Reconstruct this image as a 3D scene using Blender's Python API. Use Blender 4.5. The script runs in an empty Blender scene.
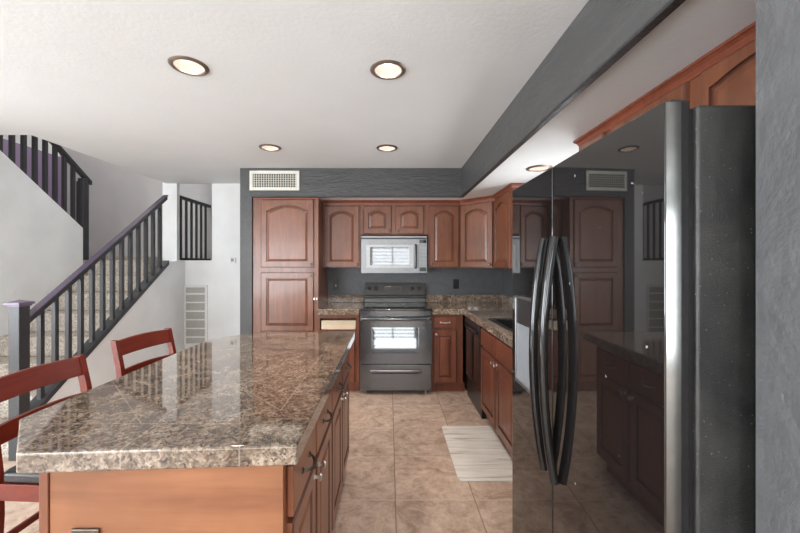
import bpy, math, random
from mathutils import Vector, Matrix
from mathutils.geometry import delaunay_2d_cdt
random.seed(4)
S = bpy.context.scene
COL = S.collection
R = math.radians
CEIL, LOW = 2.434, 2.132

# ---------------------------------------------------------------- camera
cd = bpy.data.cameras.new('camera'); cam = bpy.data.objects.new('camera', cd); COL.objects.link(cam)
cd.sensor_width = 36.0; cd.lens = 16.0
cam.location = (0, 0, 1.40); cam.rotation_euler = (R(90), 0, 0)
cd.shift_x = 11 / 800; cd.shift_y = -3 / 800
cd.clip_start = 0.02
S.camera = cam
# ---------------------------------------------------------------- world, exposure, daylight
w = bpy.data.worlds.new('world'); S.world = w; w.use_nodes = True
bg = w.node_tree.nodes['Background']; bg.inputs[0].default_value = (0.86, 0.93, 1.0, 1); bg.inputs[1].default_value = 1.2
S.view_settings.view_transform = 'Standard'; S.view_settings.look = 'None'
S.view_settings.exposure = 0.50; S.view_settings.gamma = 1.0; S.view_settings.use_curve_mapping = False


def area(name, loc, rot, sx, sy, power, col=(1, 1, 1)):
    l = bpy.data.lights.new(name, 'AREA'); l.shape = 'RECTANGLE'; l.size = sx; l.size_y = sy
    l.energy = power; l.color = col
    o = bpy.data.objects.new(name, l); o.location = loc; o.rotation_euler = rot; COL.objects.link(o); return o


# unseen window openings, left ones added for brightness: rear wall y=-3.6 and far left wall x=-6
REAR = -3.6
WIN_REAR = [(-4.9, -2.5, 0.35, 2.15), (-0.60, 0.84, 0.75, 1.98), (2.7, 4.6, 0.1, 2.2)]     # x0,x1,z0,z1
WIN_LEFT = [(-2.2, 1.6, 0.5, 2.2)]
P_REAR = [190, 56, 115]
for (x0, x1, z0, z1), p in zip(WIN_REAR, P_REAR):
    area('daylight_fill', ((x0 + x1) / 2, REAR - 0.14, (z0 + z1) / 2), (R(108), 0, 0), x1 - x0, z1 - z0, p, (0.90, 0.96, 1.0))  # lamp outside the opening, tilted up to add light on the ceiling
for (y0, y1, z0, z1) in WIN_LEFT:
    area('daylight_fill', (-6.14, (y0 + y1) / 2, (z0 + z1) / 2), (R(108), 0, R(-90)), y1 - y0, z1 - z0, 235, (0.90, 0.96, 1.0))  # lamp of the added left window, tilted up like the rear ones
# window over the sink in the right wall (hidden behind the fridge)
SINKWIN = (2.22, 3.12, 1.12, 1.98)
area('daylight_fill', (1.60, 2.67, 1.55), (R(90), 0, R(90)), 0.9, 0.86, 11, (0.95, 0.98, 1.0))
# added lamp, out of view, lights the stairwell from above
area('stairwell_fill', (-3.6, 4.4, 4.8), (0, 0, 0), 1.6, 1.2, 40, (1, 0.98, 0.96))


# ---------------------------------------------------------------- materials
def new_mat(name):
    m = bpy.data.materials.new(name); m.use_nodes = True
    return m, m.node_tree, m.node_tree.nodes['Principled BSDF']


def nd(nt, t, **kw):
    n = nt.nodes.new(t)
    for k, v in kw.items(): setattr(n, k, v)
    return n


def coords(nt, scale=(1, 1, 1), off=(0, 0, 0)):
    tc = nd(nt, 'ShaderNodeTexCoord'); mp = nd(nt, 'ShaderNodeMapping')
    mp.inputs['Scale'].default_value = scale; mp.inputs['Location'].default_value = off
    nt.links.new(tc.outputs['Object'], mp.inputs[0]); return mp.outputs[0]


def noise(nt, vec, scale, detail=3, rough=0.55, dist=0.0):
    n = nd(nt, 'ShaderNodeTexNoise'); n.inputs['Scale'].default_value = scale
    n.inputs['Detail'].default_value = detail; n.inputs['Roughness'].default_value = rough
    n.inputs['Distortion'].default_value = dist
    nt.links.new(vec, n.inputs['Vector']); return n.outputs['Fac']


def ramp(nt, fac, stops, interp='LINEAR'):
    r = nd(nt, 'ShaderNodeValToRGB'); r.color_ramp.interpolation = interp
    e = r.color_ramp.elements
    while len(e) < len(stops): e.new(0.5)
    for i, (p, c) in enumerate(stops):
        e[i].position = p; e[i].color = (c[0], c[1], c[2], 1)
    nt.links.new(fac, r.inputs[0]); return r.outputs[0]


def mix(nt, a, b, fac, mode='MIX'):
    m = nd(nt, 'ShaderNodeMix', data_type='RGBA', blend_type=mode)
    for s, v in ((0, fac), (6, a), (7, b)):
        if isinstance(v, (int, float)): m.inputs[s].default_value = v
        elif isinstance(v, tuple): m.inputs[s].default_value = (v[0], v[1], v[2], 1)
        else: nt.links.new(v, m.inputs[s])
    return m.outputs[2]


def math_n(nt, op, a, b=None, c=None):
    m = nd(nt, 'ShaderNodeMath', operation=op)
    for i, v in enumerate((a, b, c)):
        if v is None: continue
        if isinstance(v, (int, float)): m.inputs[i].default_value = v
        else: nt.links.new(v, m.inputs[i])
    return m.outputs[0]


def bump(nt, bsdf, h, strength=0.3, dist=0.01):
    b = nd(nt, 'ShaderNodeBump'); b.inputs['Strength'].default_value = strength; b.inputs['Distance'].default_value = dist
    nt.links.new(h, b.inputs['Height']); nt.links.new(b.outputs[0], bsdf.inputs['Normal'])


def line_mask(nt, v, period, off, width):
    """1 on a grout line every `period` of v, 0 elsewhere"""
    a = math_n(nt, 'SUBTRACT', v, off); a = math_n(nt, 'DIVIDE', a, period)
    f = math_n(nt, 'FRACT', a); f = math_n(nt, 'SUBTRACT', f, 0.5); f = math_n(nt, 'ABSOLUTE', f)
    return math_n(nt, 'GREATER_THAN', f, 0.5 - width / period / 2)


def paint(name, col, bscale=60, bstr=0.15, rough=0.6, var=0.06, spec=0.3):
    m, nt, b = new_mat(name); v = coords(nt)
    n = noise(nt, v, 2.2, 4)
    lo = tuple(c * (1 - var) for c in col); hi = tuple(min(1, c * (1 + var)) for c in col)
    nt.links.new(ramp(nt, n, [(0.3, lo), (0.7, hi)]), b.inputs['Base Color'])
    b.inputs['Roughness'].default_value = rough; b.inputs['Specular IOR Level'].default_value = spec
    h = noise(nt, v, bscale, 3); bump(nt, b, h, bstr, 0.01)
    return m


def grey_paint(name, col, stretch=(1, 1, 1), bstr=0.6):
    """dark grey semi-gloss paint over hand-trowelled plaster"""
    m, nt, b = new_mat(name); v = coords(nt, stretch)
    n1 = noise(nt, v, 9, 5, 0.6, 1.2); n2 = noise(nt, v, 55, 3)
    f = math_n(nt, 'MULTIPLY_ADD', n2, 0.5, n1)
    nt.links.new(ramp(nt, n1, [(0.3, tuple(c * 0.88 for c in col)), (0.7, tuple(c * 1.14 for c in col))]), b.inputs['Base Color'])
    b.inputs['Roughness'].default_value = 0.42; b.inputs['Specular IOR Level'].default_value = 0.5
    bump(nt, b, f, bstr, 0.012); return m


def wood(name, dark, light, axis='z', rough=0.34, coat=0.22, scale=1.0):
    m, nt, b = new_mat(name)
    st = {'z': (9, 9, 0.9), 'x': (0.9, 9, 9), 'y': (9, 0.9, 9)}[axis]
    v = coords(nt, tuple(s * scale for s in st))
    n = noise(nt, v, 3.0, 6, 0.6, 0.6)
    v2 = coords(nt, (1, 1, 1)); n2 = noise(nt, v2, 3.5, 3, 0.6)
    c1 = ramp(nt, n, [(0.25, dark), (0.75, light)])
    c2 = ramp(nt, n2, [(0.35, (0.80, 0.78, 0.76)), (0.65, (1.0, 1.0, 1.0))])
    nt.links.new(mix(nt, c1, c2, 1.0, 'MULTIPLY'), b.inputs['Base Color'])
    b.inputs['Roughness'].default_value = rough
    b.inputs['Coat Weight'].default_value = coat; b.inputs['Coat Roughness'].default_value = 0.12
    bump(nt, b, n, 0.05, 0.002); return m


def simple(name, col, rough=0.4, metal=0.0, coat=0.0, spec=0.5, ior=1.5, bs=0, bstr=0.1, emit=None, estr=0):
    m, nt, b = new_mat(name)
    v = coords(nt); n = noise(nt, v, bs or 40, 3)
    nt.links.new(ramp(nt, n, [(0.3, tuple(c * 0.94 for c in col)), (0.7, tuple(min(1, c * 1.06) for c in col))]), b.inputs['Base Color'])
    b.inputs['Roughness'].default_value = rough; b.inputs['Metallic'].default_value = metal
    b.inputs['Coat Weight'].default_value = coat; b.inputs['Coat Roughness'].default_value = 0.04
    b.inputs['Specular IOR Level'].default_value = spec; b.inputs['IOR'].default_value = ior
    if bs: bump(nt, b, n, bstr, 0.004)
    if emit: b.inputs['Emission Color'].default_value = (*emit, 1); b.inputs['Emission Strength'].default_value = estr
    return m


GROUT = (0.50, 0.43, 0.35)


def granite(name, lines, gain=1.0, warm=1.0):
    """polished brown granite tile; `lines` = list of (a,b,c, period, offset, width) on a*x+b*y+c*z (object space) """
    m, nt, b = new_mat(name); v = coords(nt)
    def vor(scale):
        n = nd(nt, 'ShaderNodeTexVoronoi'); n.inputs['Scale'].default_value = scale; n.inputs['Randomness'].default_value = 1
        mixv = nd(nt, 'ShaderNodeMix', data_type='VECTOR'); mixv.inputs[0].default_value = 0.025
        nn = nd(nt, 'ShaderNodeTexNoise'); nn.inputs['Scale'].default_value = 30
        nt.links.new(v, nn.inputs['Vector']); nt.links.new(v, mixv.inputs[4]); nt.links.new(nn.outputs['Color'], mixv.inputs[5])
        nt.links.new(mixv.outputs[1], n.inputs['Vector'])
        sx = nd(nt, 'ShaderNodeSeparateColor'); nt.links.new(n.outputs['Color'], sx.inputs[0]); return sx.outputs[0]
    g = gain
    c1 = ramp(nt, vor(150), [(0.0, (0.02 * g, 0.017 * g, 0.015 * g)), (0.30, (0.16 * g, 0.115 * g * warm, 0.085 * g)),
                             (0.6, (0.27 * g, 0.205 * g * warm, 0.155 * g)), (1.0, (0.50 * g, 0.42 * g * warm, 0.34 * g))])
    c2 = ramp(nt, vor(68), [(0.0, (0.07 * g, 0.05 * g, 0.04 * g)), (0.5, (0.24 * g, 0.175 * g * warm, 0.13 * g)), (1.0, (0.42 * g, 0.35 * g * warm, 0.28 * g))])
    c = mix(nt, c1, c2, 0.40)
    big = ramp(nt, noise(nt, v, 9, 5, 0.65, 1.0), [(0.36, (0.52, 0.47, 0.43)), (0.60, (1.15, 1.12, 1.08))])
    c = mix(nt, c, big, 1.0, 'MULTIPLY')
    sep = nd(nt, 'ShaderNodeSeparateXYZ'); nt.links.new(coords(nt), sep.inputs[0])
    mask = None
    for (a, bb, cc, per, off, wd, cond) in lines:
        t = math_n(nt, 'MULTIPLY', sep.outputs[0], a)
        t = math_n(nt, 'MULTIPLY_ADD', sep.outputs[1], bb, t)
        t = math_n(nt, 'MULTIPLY_ADD', sep.outputs[2], cc, t)
        if per: mk = line_mask(nt, t, per, off, wd)
        else:
            d = math_n(nt, 'ABSOLUTE', math_n(nt, 'SUBTRACT', t, off)); mk = math_n(nt, 'LESS_THAN', d, wd / 2)
        for (ax, op, val) in cond or []:
            mk = math_n(nt, 'MULTIPLY', mk, math_n(nt, op, sep.outputs[ax], val))
        mask = mk if mask is None else math_n(nt, 'MAXIMUM', mask, mk)
    if mask is not None:
        c = mix(nt, c, GROUT, math_n(nt, 'MULTIPLY', mask, 0.36))
    nt.links.new(c, b.inputs['Base Color'])
    b.inputs['Roughness'].default_value = 0.05; b.inputs['Specular IOR Level'].default_value = 0.7
    b.inputs['Coat Weight'].default_value = 0.6; b.inputs['Coat Roughness'].default_value = 0.03
    return m


def floor_mat():
    m, nt, b = new_mat('floor tile'); v = coords(nt)
    sep = nd(nt, 'ShaderNodeSeparateXYZ'); nt.links.new(v, sep.inputs[0])
    T = 0.47
    gx = math_n(nt, 'DIVIDE', math_n(nt, 'SUBTRACT', sep.outputs[0], 0.038), T)
    gy = math_n(nt, 'DIVIDE', math_n(nt, 'SUBTRACT', sep.outputs[1], 2.105), T)
    cv = nd(nt, 'ShaderNodeCombineXYZ')
    nt.links.new(math_n(nt, 'FLOOR', gx), cv.inputs[0]); nt.links.new(math_n(nt, 'FLOOR', gy), cv.inputs[1])
    wn = nd(nt, 'ShaderNodeTexWhiteNoise', noise_dimensions='2D'); nt.links.new(cv.outputs[0], wn.inputs[0])
    off = nd(nt, 'ShaderNodeVectorMath', operation='MULTIPLY_ADD')
    nt.links.new(wn.outputs['Color'], off.inputs[0]); off.inputs[1].default_value = (9, 9, 9); nt.links.new(v, off.inputs[2])
    n1 = noise(nt, off.outputs[0], 5.5, 7, 0.68, 1.4); n2 = noise(nt, off.outputs[0], 26, 4, 0.6, 0.6)
    c = ramp(nt, n1, [(0.32, (0.36, 0.25, 0.19)), (0.45, (0.53, 0.395, 0.315)), (0.60, (0.66, 0.52, 0.425))])
    c2 = ramp(nt, n2, [(0.35, (0.86, 0.83, 0.80)), (0.6, (1.04, 1.04, 1.04))])
    c = mix(nt, c, c2, 1.0, 'MULTIPLY')
    c = mix(nt, c, ramp(nt, wn.outputs['Value'], [(0, (0.90, 0.90, 0.90)), (1, (1.06, 1.05, 1.03))]), 1.0, 'MULTIPLY')
    mx = line_mask(nt, sep.outputs[0], T, 0.038, 0.007); my = line_mask(nt, sep.outputs[1], T, 2.105, 0.007)
    c = mix(nt, c, (0.66, 0.55, 0.45), math_n(nt, 'MULTIPLY', my, 0.8))
    c = mix(nt, c, (0.20, 0.15, 0.11), math_n(nt, 'MULTIPLY', mx, 0.75))
    nt.links.new(c, b.inputs['Base Color'])
    b.inputs['Roughness'].default_value = 0.42
    g = math_n(nt, 'SUBTRACT', n1, math_n(nt, 'MAXIMUM', mx, my)); bump(nt, b, g, 0.12, 0.004)
    return m


def carpet_mat():
    m, nt, b = new_mat('carpet'); v = coords(nt)
    n = noise(nt, v, 130, 3, 0.8); n2 = noise(nt, v, 45, 4, 0.8)
    f = math_n(nt, 'MULTIPLY_ADD', n, 0.6, math_n(nt, 'MULTIPLY', n2, 0.4))
    nt.links.new(ramp(nt, f, [(0.38, (0.14, 0.11, 0.085)), (0.48, (0.42, 0.36, 0.30)), (0.58, (0.74, 0.68, 0.60))]), b.inputs['Base Color'])
    b.inputs['Roughness'].default_value = 0.95; b.inputs['Specular IOR Level'].default_value = 0.1
    bump(nt, b, n, 0.9, 0.01); return m


def rug_mat():
    m, nt, b = new_mat('rug'); v = coords(nt, (1.2, 16, 1)); v2 = coords(nt)
    n = noise(nt, v, 2.2, 5, 0.65, 0.3)
    sep = nd(nt, 'ShaderNodeSeparateXYZ'); nt.links.new(v2, sep.inputs[0])
    c = ramp(nt, n, [(0.30, (0.42, 0.38, 0.33)), (0.44, (0.72, 0.69, 0.63)), (0.60, (0.84, 0.82, 0.77))])
    mk = line_mask(nt, sep.outputs[1], 0.096, 0.03, 0.004)
    c = mix(nt, c, (0.33, 0.30, 0.26), math_n(nt, 'MULTIPLY', mk, 0.55))
    nt.links.new(c, b.inputs['Base Color']); b.inputs['Roughness'].default_value = 0.7
    return m


def scuffed_black():
    """pebbled black side of the fridge with pale dust specks"""
    m, nt, b = new_mat('pebbled black steel'); v = coords(nt)
    n = noise(nt, v, 240, 2, 0.6); n2 = noise(nt, v, 5, 5, 0.7, 0.5); sp = noise(nt, v, 160, 2, 0.5)
    c = ramp(nt, n2, [(0.35, (0.022, 0.022, 0.022)), (0.7, (0.055, 0.054, 0.052))])
    c = mix(nt, c, (0.30, 0.29, 0.27), ramp(nt, sp, [(0.70, (0, 0, 0)), (0.78, (1, 1, 1))]))
    nt.links.new(c, b.inputs['Base Color']); b.inputs['Roughness'].default_value = 0.34
    bump(nt, b, n, 0.35, 0.003); return m


def gloss_black():
    m, nt, b = new_mat('gloss black'); v = coords(nt)
    sp = noise(nt, v, 38, 2, 0.5)
    c = mix(nt, (0.009, 0.008, 0.008), (0.35, 0.34, 0.33), ramp(nt, sp, [(0.765, (0, 0, 0)), (0.79, (1, 1, 1))]))
    nt.links.new(c, b.inputs['Base Color'])
    b.inputs['Roughness'].default_value = 0.025; b.inputs['IOR'].default_value = 1.78
    return m


M = {}
M['ceil'] = paint('ceiling paint', (0.795, 0.82, 0.835), 45, 0.09, 0.8, 0.02)
M['lowceil'] = paint('brightened ceiling paint', (0.86, 0.89, 0.90), 45, 0.09, 0.8, 0.02)  # ceiling paint made lighter to stand in for light missing here
M['white'] = paint('white wall paint', (0.88, 0.89, 0.89), 70, 0.12, 0.6)
M['shade'] = paint('shaded white wall paint', (0.50, 0.49, 0.49), 70, 0.12, 0.6)  # white wall paint darkened, stairwell shade put into its colour
M['purple'] = paint('purple wall paint', (0.25, 0.19, 0.29), 70, 0.12, 0.6)
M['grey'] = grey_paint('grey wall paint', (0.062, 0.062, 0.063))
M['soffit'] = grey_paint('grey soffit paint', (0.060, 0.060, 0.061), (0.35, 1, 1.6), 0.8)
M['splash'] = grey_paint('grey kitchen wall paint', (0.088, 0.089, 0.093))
M['floor'] = floor_mat()
M['carpet'] = carpet_mat()
M['cherry'] = wood('cherry wood', (0.135, 0.045, 0.021), (0.26, 0.094, 0.046))
M['groove_dark'] = wood('dark cherry groove', (0.065, 0.022, 0.014), (0.11, 0.038, 0.024))  # darker cherry tone for door grooves and edge lips
M['cherry_dark'] = wood('deep cherry crown', (0.17, 0.042, 0.022), (0.28, 0.078, 0.04), 'x')
M['base_cherry'] = wood('red cherry base', (0.13, 0.038, 0.020), (0.26, 0.080, 0.041))
M['amber'] = wood('amber island wood', (0.19, 0.066, 0.026), (0.36, 0.150, 0.066), 'x', 0.55, 0.0, 0.45)
M['isle_red'] = wood('island cherry wood', (0.14, 0.042, 0.019), (0.27, 0.090, 0.042))
M['chair'] = wood('red mahogany', (0.10, 0.009, 0.004), (0.20, 0.024, 0.009), 'y', 0.35, 0.1)
M['pale'] = wood('pale birch', (0.66, 0.52, 0.36), (0.80, 0.66, 0.48), 'x', 0.5, 0.0)
M['black'] = gloss_black()
M['pebble'] = scuffed_black()
M['blackpl'] = simple('black plastic', (0.015, 0.015, 0.016), 0.28)
M['rail'] = simple('charcoal rail paint', (0.040, 0.041, 0.045), 0.38)
M['railtop'] = simple('plum rail paint', (0.085, 0.062, 0.10), 0.3, coat=0.4)
M['newelcap'] = simple('plum newel cap', (0.17, 0.13, 0.20), 0.35)
M['leather'] = simple('black vinyl', (0.018, 0.018, 0.020), 0.35, bs=90, bstr=0.2)
M['steel'] = simple('dark stainless', (0.30, 0.30, 0.305), 0.30, metal=0.9)
M['msteel'] = simple('brushed microwave steel', (0.29, 0.295, 0.30), 0.45, metal=0.8)
M['range'] = simple('black range enamel', (0.145, 0.148, 0.155), 0.2, metal=0.8, coat=0.8)
M['rangedark'] = simple('range backguard enamel', (0.08, 0.078, 0.074), 0.35, metal=0.5)
M['glasstop'] = simple('ceramic cooktop glass', (0.02, 0.02, 0.021), 0.05, coat=1.0, ior=1.7)
M['ovenglass'] = simple('oven window glass', (0.03, 0.03, 0.03), 0.04, ior=1.75)
M['microglass'] = simple('microwave window glass', (0.08, 0.08, 0.085), 0.04, ior=1.7)
M['edge'] = simple('polished door edge', (0.20, 0.20, 0.19), 0.14, metal=1.0)
M['handle'] = simple('black handle enamel', (0.012, 0.012, 0.012), 0.10)
M['pewter'] = simple('antique pewter', (0.16, 0.14, 0.12), 0.28, metal=1.0)
M['nickel'] = simple('brushed nickel', (0.62, 0.59, 0.54), 0.28, metal=1.0)
M['bronze'] = simple('bronze trim', (0.24, 0.20, 0.17), 0.35, metal=0.7)
M['cream'] = simple('cream enamel', (0.72, 0.70, 0.63), 0.4)
M['ventdark'] = simple('duct dark', (0.05, 0.05, 0.045), 0.8)
M['filter'] = simple('grey filter', (0.33, 0.34, 0.32), 0.8)
M['cone'] = simple('reflector', (0.62, 0.56, 0.52), 0.35)
M['lamp'] = simple('lamp face', (1, 0.95, 0.9), 0.4, emit=(1.0, 0.90, 0.80), estr=4.0)
M['sink'] = simple('black composite', (0.012, 0.012, 0.013), 0.3)
M['plate_white'] = simple('white plastic', (0.75, 0.75, 0.73), 0.4)
M['tray'] = simple('dispenser tray grey', (0.30, 0.33, 0.36), 0.3, metal=0.3)
M['rug'] = rug_mat()
M['winframe'] = simple('white window frame', (0.8, 0.8, 0.8), 0.4)
d = 0.7071068
# island top: origin set at (-0.706,1.73,0.855); border lines and diagonal field
IO = Vector((-0.706, 1.73, 0.85))
M['isle_top'] = granite('island granite', [
    (1, 0, 0, 0, -0.361 - IO.x, 0.004, [(1, 'GREATER_THAN', 1.18 - IO.y)]),
    (0, 1, 0, 0, 1.085 - IO.y, 0.004, [(0, 'LESS_THAN', -0.45 - IO.x)]),
    (d, d, 0, 0.349, (0.823 - IO.x - IO.y) * d, 0.0035, [(0, 'LESS_THAN', -0.361 - IO.x), (1, 'GREATER_THAN', 1.085 - IO.y)]),
    (d, -d, 0, 0.349, (-1.55 - IO.x + IO.y) * d, 0.0035, [(0, 'LESS_THAN', -0.361 - IO.x), (1, 'GREATER_THAN', 1.085 - IO.y)]),
    (1, 0, 0, 0.305, 0.0, 0.0035, [(1, 'LESS_THAN', 1.085 - IO.y)]),
    (0, 1, 0, 0.305, 0.0, 0.0035, [(0, 'GREATER_THAN', -0.361 - IO.x)]),
    (0, 0, 1, 0, 0.054, 0.003, None)], 0.85)
M['top'] = granite('counter granite', [(1, 0, 0, 0.305, 0.1, 0.0035, None), (0, 1, 0, 0.305, 0.1, 0.0035, None)], 0.95)


# ---------------------------------------------------------------- mesh builder
class MB:
    def __init__(s): s.v = []; s.f = []; s.m = []

    def add(s, verts, faces, mi=0):
        k = len(s.v); s.v += [Vector(p) for p in verts]
        s.f += [tuple(k + i for i in f) for f in faces]; s.m += [mi] * len(faces)

    def box(s, x0, x1, y0, y1, z0, z1, mi=0):
        x0, x1 = sorted((x0, x1)); y0, y1 = sorted((y0, y1)); z0, z1 = sorted((z0, z1))
        s.add([(x0, y0, z0), (x1, y0, z0), (x1, y1, z0), (x0, y1, z0), (x0, y0, z1), (x1, y0, z1), (x1, y1, z1), (x0, y1, z1)],
              [(0, 3, 2, 1), (4, 5, 6, 7), (0, 1, 5, 4), (1, 2, 6, 5), (2, 3, 7, 6), (3, 0, 4, 7)], mi); return s

    def fbox(s, F, u0, u1, v0, v1, d0, d1, mi=0):
        """box in a cabinet frame F=(O,U,W)"""
        O, U, W = F; Z = Vector((0, 0, 1))
        P = [O + U * u + Z * v + W * dd for v in (v0, v1) for (u, dd) in ((u0, d1), (u1, d1), (u1, d0), (u0, d0))]
        s.add(P, [(0, 3, 2, 1), (4, 5, 6, 7), (0, 1, 5, 4), (1, 2, 6, 5), (2, 3, 7, 6), (3, 0, 4, 7)], mi); return s

    def prism(s, pts, vec, mi=0):
        """closed polygon (3D points) extruded by vec"""
        n = len(pts); vec = Vector(vec); A = [Vector(p) for p in pts]; B = [p + vec for p in A]
        s.add(A + B, [tuple(range(n))[::-1], tuple(range(n, 2 * n))] + [(i, (i + 1) % n, n + (i + 1) % n, n + i) for i in range(n)], mi); return s

    def cyl(s, p0, p1, r0, r1=None, n=16, mi=0, caps=True):
        p0, p1 = Vector(p0), Vector(p1); r1 = r0 if r1 is None else r1
        a = (p1 - p0).normalized(); t = a.orthogonal().normalized(); b = a.cross(t)
        V = []
        for p, r in ((p0, r0), (p1, r1)):
            V += [p + (t * math.cos(2 * math.pi * i / n) + b * math.sin(2 * math.pi * i / n)) * r for i in range(n)]
        F = [(i, (i + 1) % n, n + (i + 1) % n, n + i) for i in range(n)]
        if caps: F += [tuple(range(n))[::-1], tuple(range(n, 2 * n))]
        s.add(V, F, mi); return s

    def tube(s, path, r, n=10, mi=0, flat=1.0, up=None):
        P = [Vector(p) for p in path]; V = []; F = []
        t0 = None
        for i, p in enumerate(P):
            a = (P[min(i + 1, len(P) - 1)] - P[max(i - 1, 0)]).normalized()
            if up is not None: t = (Vector(up) - a * a.dot(Vector(up))).normalized()
            elif t0 is None: t = a.orthogonal().normalized()
            else: t = (t0 - a * a.dot(t0)).normalized()
            t0 = t; b = a.cross(t); rr = r[i] if isinstance(r, (list, tuple)) else r
            V += [p + (t * math.cos(2 * math.pi * k / n) * flat + b * math.sin(2 * math.pi * k / n)) * rr for k in range(n)]
        for i in range(len(P) - 1):
            F += [(i * n + k, i * n + (k + 1) % n, (i + 1) * n + (k + 1) % n, (i + 1) * n + k) for k in range(n)]
        F += [tuple(range(n))[::-1], tuple((len(P) - 1) * n + k for k in range(n))]
        s.add(V, F, mi); return s

    def lathe(s, c, axis, prof, n=24, mi=0):
        """prof = [(radius, distance along axis)]"""
        c = Vector(c); a = Vector(axis).normalized(); t = a.orthogonal().normalized(); b = a.cross(t); V = []; F = []
        for r, h in prof:
            V += [c + a * h + (t * math.cos(2 * math.pi * i / n) + b * math.sin(2 * math.pi * i / n)) * max(r, 1e-4) for i in range(n)]
        for j in range(len(prof) - 1):
            F += [(j * n + i, j * n + (i + 1) % n, (j + 1) * n + (i + 1) % n, (j + 1) * n + i) for i in range(n)]
        s.add(V, F, mi); return s

    def build(s, name, mats, parent=None, bevel=0.0, smooth=False, origin=None, seg=2):
        if not isinstance(mats, (list, tuple)): mats = [mats]
        if parent is not None: org = parent['_org'] if '_org' in parent.keys() else parent.location
        elif origin is not None: org = origin
        else:
            xs = [p.x for p in s.v]; ys = [p.y for p in s.v]; zs = [p.z for p in s.v]
            org = ((min(xs) + max(xs)) / 2, (min(ys) + max(ys)) / 2, min(zs))
        org = Vector(org)
        me = bpy.data.meshes.new(name); me.from_pydata([p - org for p in s.v], [], s.f)
        for m in mats: me.materials.append(m)
        for p, mi in zip(me.polygons, s.m): p.material_index = mi; p.use_smooth = smooth
        import bmesh
        bm = bmesh.new(); bm.from_mesh(me); bmesh.ops.recalc_face_normals(bm, faces=bm.faces); bm.to_mesh(me); bm.free()
        if smooth and hasattr(me, 'set_sharp_from_angle'): me.set_sharp_from_angle(angle=R(35))
        o = bpy.data.objects.new(name, me); COL.objects.link(o)
        if parent is None: o.location = org
        else: o.parent = parent
        if bevel:
            b = o.modifiers.new('bevel', 'BEVEL'); b.width = bevel; b.segments = seg; b.limit_method = 'ANGLE'; b.angle_limit = R(40)
            for p in me.polygons: p.use_smooth = True
            if hasattr(me, 'set_sharp_from_angle'): me.set_sharp_from_angle(angle=R(35))
            b.harden_normals = True
        return o


ORG = {}


def tag(o, label, cat, group=None, kind=None):
    o['label'] = label; o['category'] = cat
    if group: o['group'] = group
    if kind: o['kind'] = kind
    return o


def struct(o): o['kind'] = 'structure'; return o


def thing(name, label, cat, loc, group=None):
    o = bpy.data.objects.new(name, None); o.empty_display_size = 0.05
    o.location = loc; COL.objects.link(o); tag(o, label, cat, group); return o


def part(mb, name, mat, parent, **kw):
    """part or sub-part: mesh coordinates are taken relative to the whole thing's base"""
    root = parent
    while root.parent: root = root.parent
    org = Vector(root.location)
    s2 = MB(); s2.v = [p - org for p in mb.v]; s2.f = mb.f; s2.m = mb.m
    o = s2.build(name, mat, None, origin=(0, 0, 0), **kw)
    o.parent = parent; return o


def copy_tree(o, parent=None):
    c = o.copy(); COL.objects.link(c)
    if parent is not None: c.parent = parent
    for ch in list(o.children): copy_tree(ch, c)
    return c


# ---------------------------------------------------------------- structure
m = MB()
m.box(-6.0, 5.2, REAR, 5.6, -0.1, 0.0)
struct(m.build('floor', M['floor'], origin=(0, 0, 0)))

LIGHTS = [(-1.047, 1.862, CEIL), (-0.005, 1.90, CEIL), (-1.06, 3.17, CEIL), (-0.018, 3.183, CEIL), (1.150, 2.726, LOW)]
LR = 0.076


def ceiling_mesh(outline, holes, z, thick=0.12):
    vs = [Vector(p) for p in outline]; n = len(vs); es = [(i, (i + 1) % n) for i in range(n)]
    loops = []
    for (hx, hy) in holes:
        k = len(vs); N = 32
        vs += [Vector((hx + LR * math.cos(2 * math.pi * i / N), hy + LR * math.sin(2 * math.pi * i / N))) for i in range(N)]
        es += [(k + i, k + (i + 1) % N) for i in range(N)]; loops.append((k, N))
    vo, eo, fo, *_ = delaunay_2d_cdt(vs, es, [], 0, 1e-6)

    def inside(p):
        c = False
        for i in range(n):
            a, b = outline[i], outline[(i + 1) % n]
            if (a[1] > p[1]) != (b[1] > p[1]) and p[0] < (b[0] - a[0]) * (p[1] - a[1]) / (b[1] - a[1]) + a[0]: c = not c
        return c
    F = []
    for f in fo:
        c = sum((vo[i] for i in f), Vector((0, 0))) / len(f)
        if inside(c) and all((c - Vector(h)).length > LR * 0.98 for h in holes): F.append(tuple(f))
    mb = MB()
    mb.add([(p.x, p.y, z) for p in vo], F); mb.add([(p.x, p.y, z + thick) for p in vo], F)
    edges = {}
    for f in F:
        for i in range(len(f)):
            a, b = f[i], f[(i + 1) % len(f)]; key = (min(a, b), max(a, b)); edges[key] = edges.get(key, 0) + 1
    for (a, b), cnt in edges.items():
        if cnt == 1: mb.add([(vo[a].x, vo[a].y, z), (vo[b].x, vo[b].y, z), (vo[b].x, vo[b].y, z + thick), (vo[a].x, vo[a].y, z + thick)], [(0, 1, 2, 3)])
    return mb


main_outline = [(-6, REAR), (5.2, REAR), (5.2, 0.57), (0.80, 0.57), (0.80, 3.866), (-1.613, 3.866), (-1.613, 4.6), (-2.88, 4.6), (-2.88, 2.86), (-6, 2.86)]
struct(ceiling_mesh(main_outline, [(x, y) for x, y, z in LIGHTS if z == CEIL], CEIL).build('ceiling', M['ceil']))
low_outline = [(0.80, 0.57), (1.46, 0.57), (1.46, 4.45), (-1.5, 4.45), (-1.5, 3.87), (0.80, 3.87)]
struct(ceiling_mesh(low_outline, [(x, y) for x, y, z in LIGHTS if z == LOW], LOW, 0.10).build('ceiling', M['lowceil']))

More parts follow.
